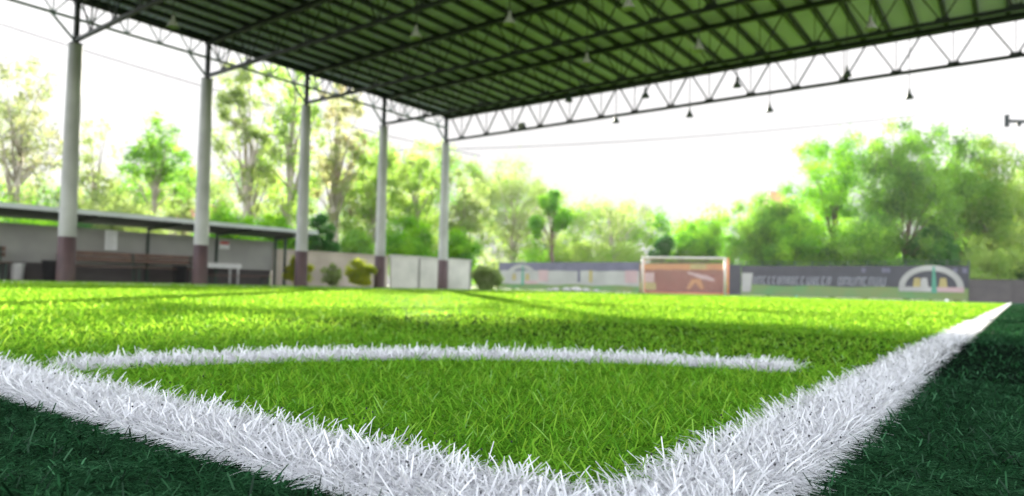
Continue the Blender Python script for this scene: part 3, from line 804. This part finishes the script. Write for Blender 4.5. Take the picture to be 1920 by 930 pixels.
T = tree
T(25, 120, 215, 34, 'brown', 'tall sparse brown tinged tree at the left border above the shelter', nc=50, dens=0.40, leaf=.10, crown0=.22, bark='bark_pale', clump=.12, whisk=10)
T(-90, 150, 200, 36, 'olive', 'sparse olive tree just outside the left border', nc=30, dens=0.36, bark='bark_pale')
T(175, 240, 130, 38, 'olive', 'thin olive tree just right of the first column', nc=30, dens=0.36, crown0=.2, clump=.13, whisk=6, bark='bark_pale')
T(285, 212, 150, 36, 'green', 'rounded green tree between the first and second columns', nc=40, dens=0.43, crown0=.25, clump=.13, bark='bark_pale')
T(345, 330, 90, 40, 'olive', 'low pale tree left of the second column', nc=18, dens=0.36, clump=.16, bark='bark_pale')
T(455, 105, 150, 33, 'olive', 'tall open yellow green tree right of the second column', nc=50, dens=0.43, crown0=.18, lobes=[(0, 0, 0, 1), (-.4, 0, .5, .5), (.3, 0, -.4, .6)], clump=.12, whisk=6, bark='bark_pale')
T(535, 90, 150, 34, 'yellow', 'tall yellow green tree with hanging branches left of the third column', nc=50, dens=0.43, crown0=.15, clump=.12, droop=.3, bark='bark_pale')
T(625, 150, 120, 36, 'pink', 'tall tree with reddish young leaves right of the third column', nc=44, dens=0.40, crown0=.2, clump=.13, bark='bark_pale')
T(690, 262, 130, 37, 'yellow', 'yellow green tree behind the fourth column', nc=44, dens=0.50, crown0=.15, clump=.15, bark='bark_pale')
T(780, 268, 130, 38, 'yellow', 'pale yellow green tree between the fourth and fifth columns', nc=44, dens=0.47, crown0=.15, clump=.14, whisk=5, bark='bark_pale')
T(868, 318, 120, 40, 'olive', 'olive tree just right of the fifth column', nc=36, dens=0.43, crown0=.15, clump=.15, bark='bark_pale')
T(962, 306, 175, 62, 'olive', 'broad pale olive tree left of the small vivid tree', nc=60, dens=.75, crown0=.12, clump=.13, bark='bark_pale')
T(1033, 345, 82, 55, 'lime', 'small vivid green tree with a forked trunk above the left banner', nc=22, dens=1.0, crown0=.38, lobes=[(-.1, 0, .45, .55), (.55, 0, -.1, .42), (-.75, 0, -.3, .32)], clump=.17)
T(1150, 352, 175, 60, 'olive', 'sparse brownish tree between the vivid tree and the goal', nc=46, dens=.5, crown0=.1, clump=.11, whisk=8, bark='bark_pale')
T(1075, 440, 110, 60, 'yellow', 'low yellow green tree behind the lilac banner', nc=26, dens=.8, crown0=.05)
T(1235, 430, 70, 53, 'dark', 'small dark green tree above the left goal post', nc=20, dens=1.0, crown0=.1, lobes=[(0, 0, -.3, .8), (.35, 0, .5, .4)])
T(1325, 402, 120, 54, 'vivid', 'bright green bushy tree above the goal', nc=40, dens=1.1, crown0=.05)
T(1290, 450, 90, 54, 'green', 'low green tree behind the crossbar of the goal', nc=24, dens=1.0, crown0=.0)
T(1440, 358, 150, 49, 'green', 'dense green tree right of the goal', nc=60, dens=1.3, crown0=.02)
T(1490, 400, 150, 47, 'vivid', 'spreading light green tree in front of the tall rounded one', nc=50, dens=1.1, crown0=.1)
T(1560, 246, 190, 52, 'vivid', 'tall rounded light green tree left of the feathery one', nc=70, dens=1.2, crown0=.12, clump=.14)
T(1700, 222, 190, 46, 'willow', 'big feathery green tree with bare twigs on top', nc=90, dens=1.25, crown0=.03, clump=.12, whisk=30, droop=.25)
T(1795, 238, 170, 47, 'willow', 'feathery green tree right of the tallest one', nc=70, dens=1.2, crown0=.03, clump=.13, whisk=22, droop=.25)
T(1620, 400, 170, 45, 'green', 'low dense green tree behind the middle of the long banner', nc=50, dens=1.2, crown0=.0)
T(1745, 415, 110, 45, 'dark', 'low dark green tree behind the arch emblem of the long banner', nc=40, dens=1.2, crown0=.0)
T(1868, 272, 150, 46, 'yellow', 'yellow green tree near the right border above the dark wall', nc=50, dens=1.0, crown0=.1)
T(1935, 310, 110, 47, 'olive', 'reddish olive tree at the right border', nc=40, dens=.8, crown0=.05, whisk=12)
T(1905, 430, 110, 48, 'dark', 'dark green tree low behind the grey wall at the right border', nc=40, dens=1.2, crown0=.0)
T(2040, 260, 200, 48, 'willow', 'tree just outside the right border', nc=50, dens=1.0, crown0=.05)
# the wood behind everything reads as one mass
def wood(name, p0, p1, dep, topf, keys, label, n=150):
    e = empty(name, gat((p0+p1)/2, dep)); r = random.Random(p0)
    tag(e, label=label, kind='stuff')
    for j, key in enumerate(keys):
        cen = []; rad = []
        for i in range(n):
            px = r.uniform(p0, p1); dd = dep+r.uniform(-3, 5); ty = topf(px)+r.uniform(-8, 22)
            g = gat(px, dd); zt = at(px, ty, dd).z-g.z; q = r.random()**.8
            c = Vector((g.x, g.y, g.z+zt*q))-e.location; cen.append(c); rad.append(r.uniform(.8, 1.7))
        leaves_mesh('foliage', cen, rad, 260, .15, tmat(key), e)
wood('far_woodland', -150, 1180, 72, lambda x: 332+22*math.sin(x*.013)+14*math.sin(x*.05)-45*math.exp(-((x-720)/170)**2)+(35 if x > 1060 else 0), ['yellow', 'olive', 'green'], 'pale mixed woodland filling the gaps behind the left trees', 210)
wood('far_woodland', 1180, 2060, 64, lambda x: 425-(x-1180)*.12+14*math.sin(x*.04), ['green', 'vivid'], 'green woodland filling the gaps behind the right trees', 110)
# shrubs
S = dict(name='shrub', cat='shrub', crown0=0.0, leaf=.06, clump=.2)
def shrub(px, top, w_, dep, key, label, nc=20, dens=1.1, **k):
    q = dict(S); q.update(k); return tree(px, top, w_, dep, key, label, nc=nc, dens=dens, **q)
shrub(60, 375, 190, 27, 'vivid', 'low green shrub behind the shelter roof at the left border', 30)
shrub(215, 352, 150, 30, 'olive', 'wide olive shrub behind the shelter between the first two columns', 28)
shrub(150, 385, 60, 26, 'dark', 'small dark shrub right beside the first column above the shelter')
shrub(440, 372, 130, 29, 'vivid', 'bright green shrub behind the shelter right of the second column', 30)
shrub(520, 385, 90, 28, 'vivid', 'bright green shrub above the shelter left of the third column', 24)
shrub(595, 395, 70, 29, 'dark', 'dark green shrub at the end of the shelter roof', 24, 1.4)
shrub(655, 425, 100, 32, 'green', 'green shrub above the beige wall between the third and fourth columns', 26)
shrub(765, 395, 110, 35.5, 'vivid', 'bright green shrub above the whitewashed wall between the last two columns', 30)
shrub(855, 425, 90, 38, 'vivid', 'bright green shrub above the end of the whitewashed wall', 24)
shrub(912, 494, 52, 33, 'olive', 'rounded olive bush at the end of the whitewashed wall', 22, 1.2)
shrub(560, 478, 48, 25.2, 'gold', 'yellow green plants beside the end post of the shelter', 9, .8)
shrub(678, 480, 55, 24.5, 'gold', 'yellow flowering shrub in front of the beige wall by the fourth column', 12, .9)
shrub(622, 492, 50, 27, 'olive', 'thin olive plants in front of the beige wall', 8, .3)
shrub(1000, 460, 110, 60, 'vivid', 'green shrub behind the left end of the lilac banner', 24)
shrub(1165, 452, 120, 56, 'yellow', 'pale shrub behind the banner just left of the goal', 24)
shrub(1860, 455, 110, 43, 'yellow', 'yellow green shrub hanging over the end of the long banner', 24)

# house roof glimpsed between the trees
def house(px, top, wpx, dep, label):
    p = gat(px, dep); zt = at(px, top, dep).z-p.z; wd = wpx/FPX*dep
    e = empty('house', p, YAW, label=label, cat='house')
    b = MB(); b.box((-wd/2, 0, 0), (wd/2, 6, zt*.72)); b.build('wall', M['wall_beige'], e)
    b = MB(); b.add([(-wd*.55, -.3, zt*.70), (wd*.55, -.3, zt*.70), (wd*.55, 6.3, zt*.70), (-wd*.55, 6.3, zt*.70), (-wd*.25, 3, zt), (wd*.25, 3, zt)],
                    [(0, 1, 5, 4), (1, 2, 5), (2, 3, 4, 5), (3, 0, 4), (3, 2, 1, 0)]); b.build('roof', M['terracotta'], e)
    return e
house(342, 372, 60, 44, 'small house with a terracotta roof glimpsed left of the second column')
house(1476, 350, 50, 64, 'terracotta house roof glimpsed between the green trees right of the goal')

# ------------------------------------------------------------------ haze volume added to pale the backlit trees
b = MB(); b.box((-85, -12, -3.0), (50, 85, 26))
hm = bpy.data.materials.new('haze_air'); hm.use_nodes = True; hn = hm.node_tree.nodes; hn.clear()
ho = hn.new('ShaderNodeOutputMaterial'); hv = hn.new('ShaderNodeVolumePrincipled')
hv.inputs['Color'].default_value = (.95, .97, 1, 1); hv.inputs['Density'].default_value = .0002; hv.inputs['Anisotropy'].default_value = .35
hm.node_tree.links.new(hv.outputs[0], ho.inputs['Volume'])
tag(b.build('haze', hm), label='thin haze volume added to pale the backlit trees', kind='stuff')
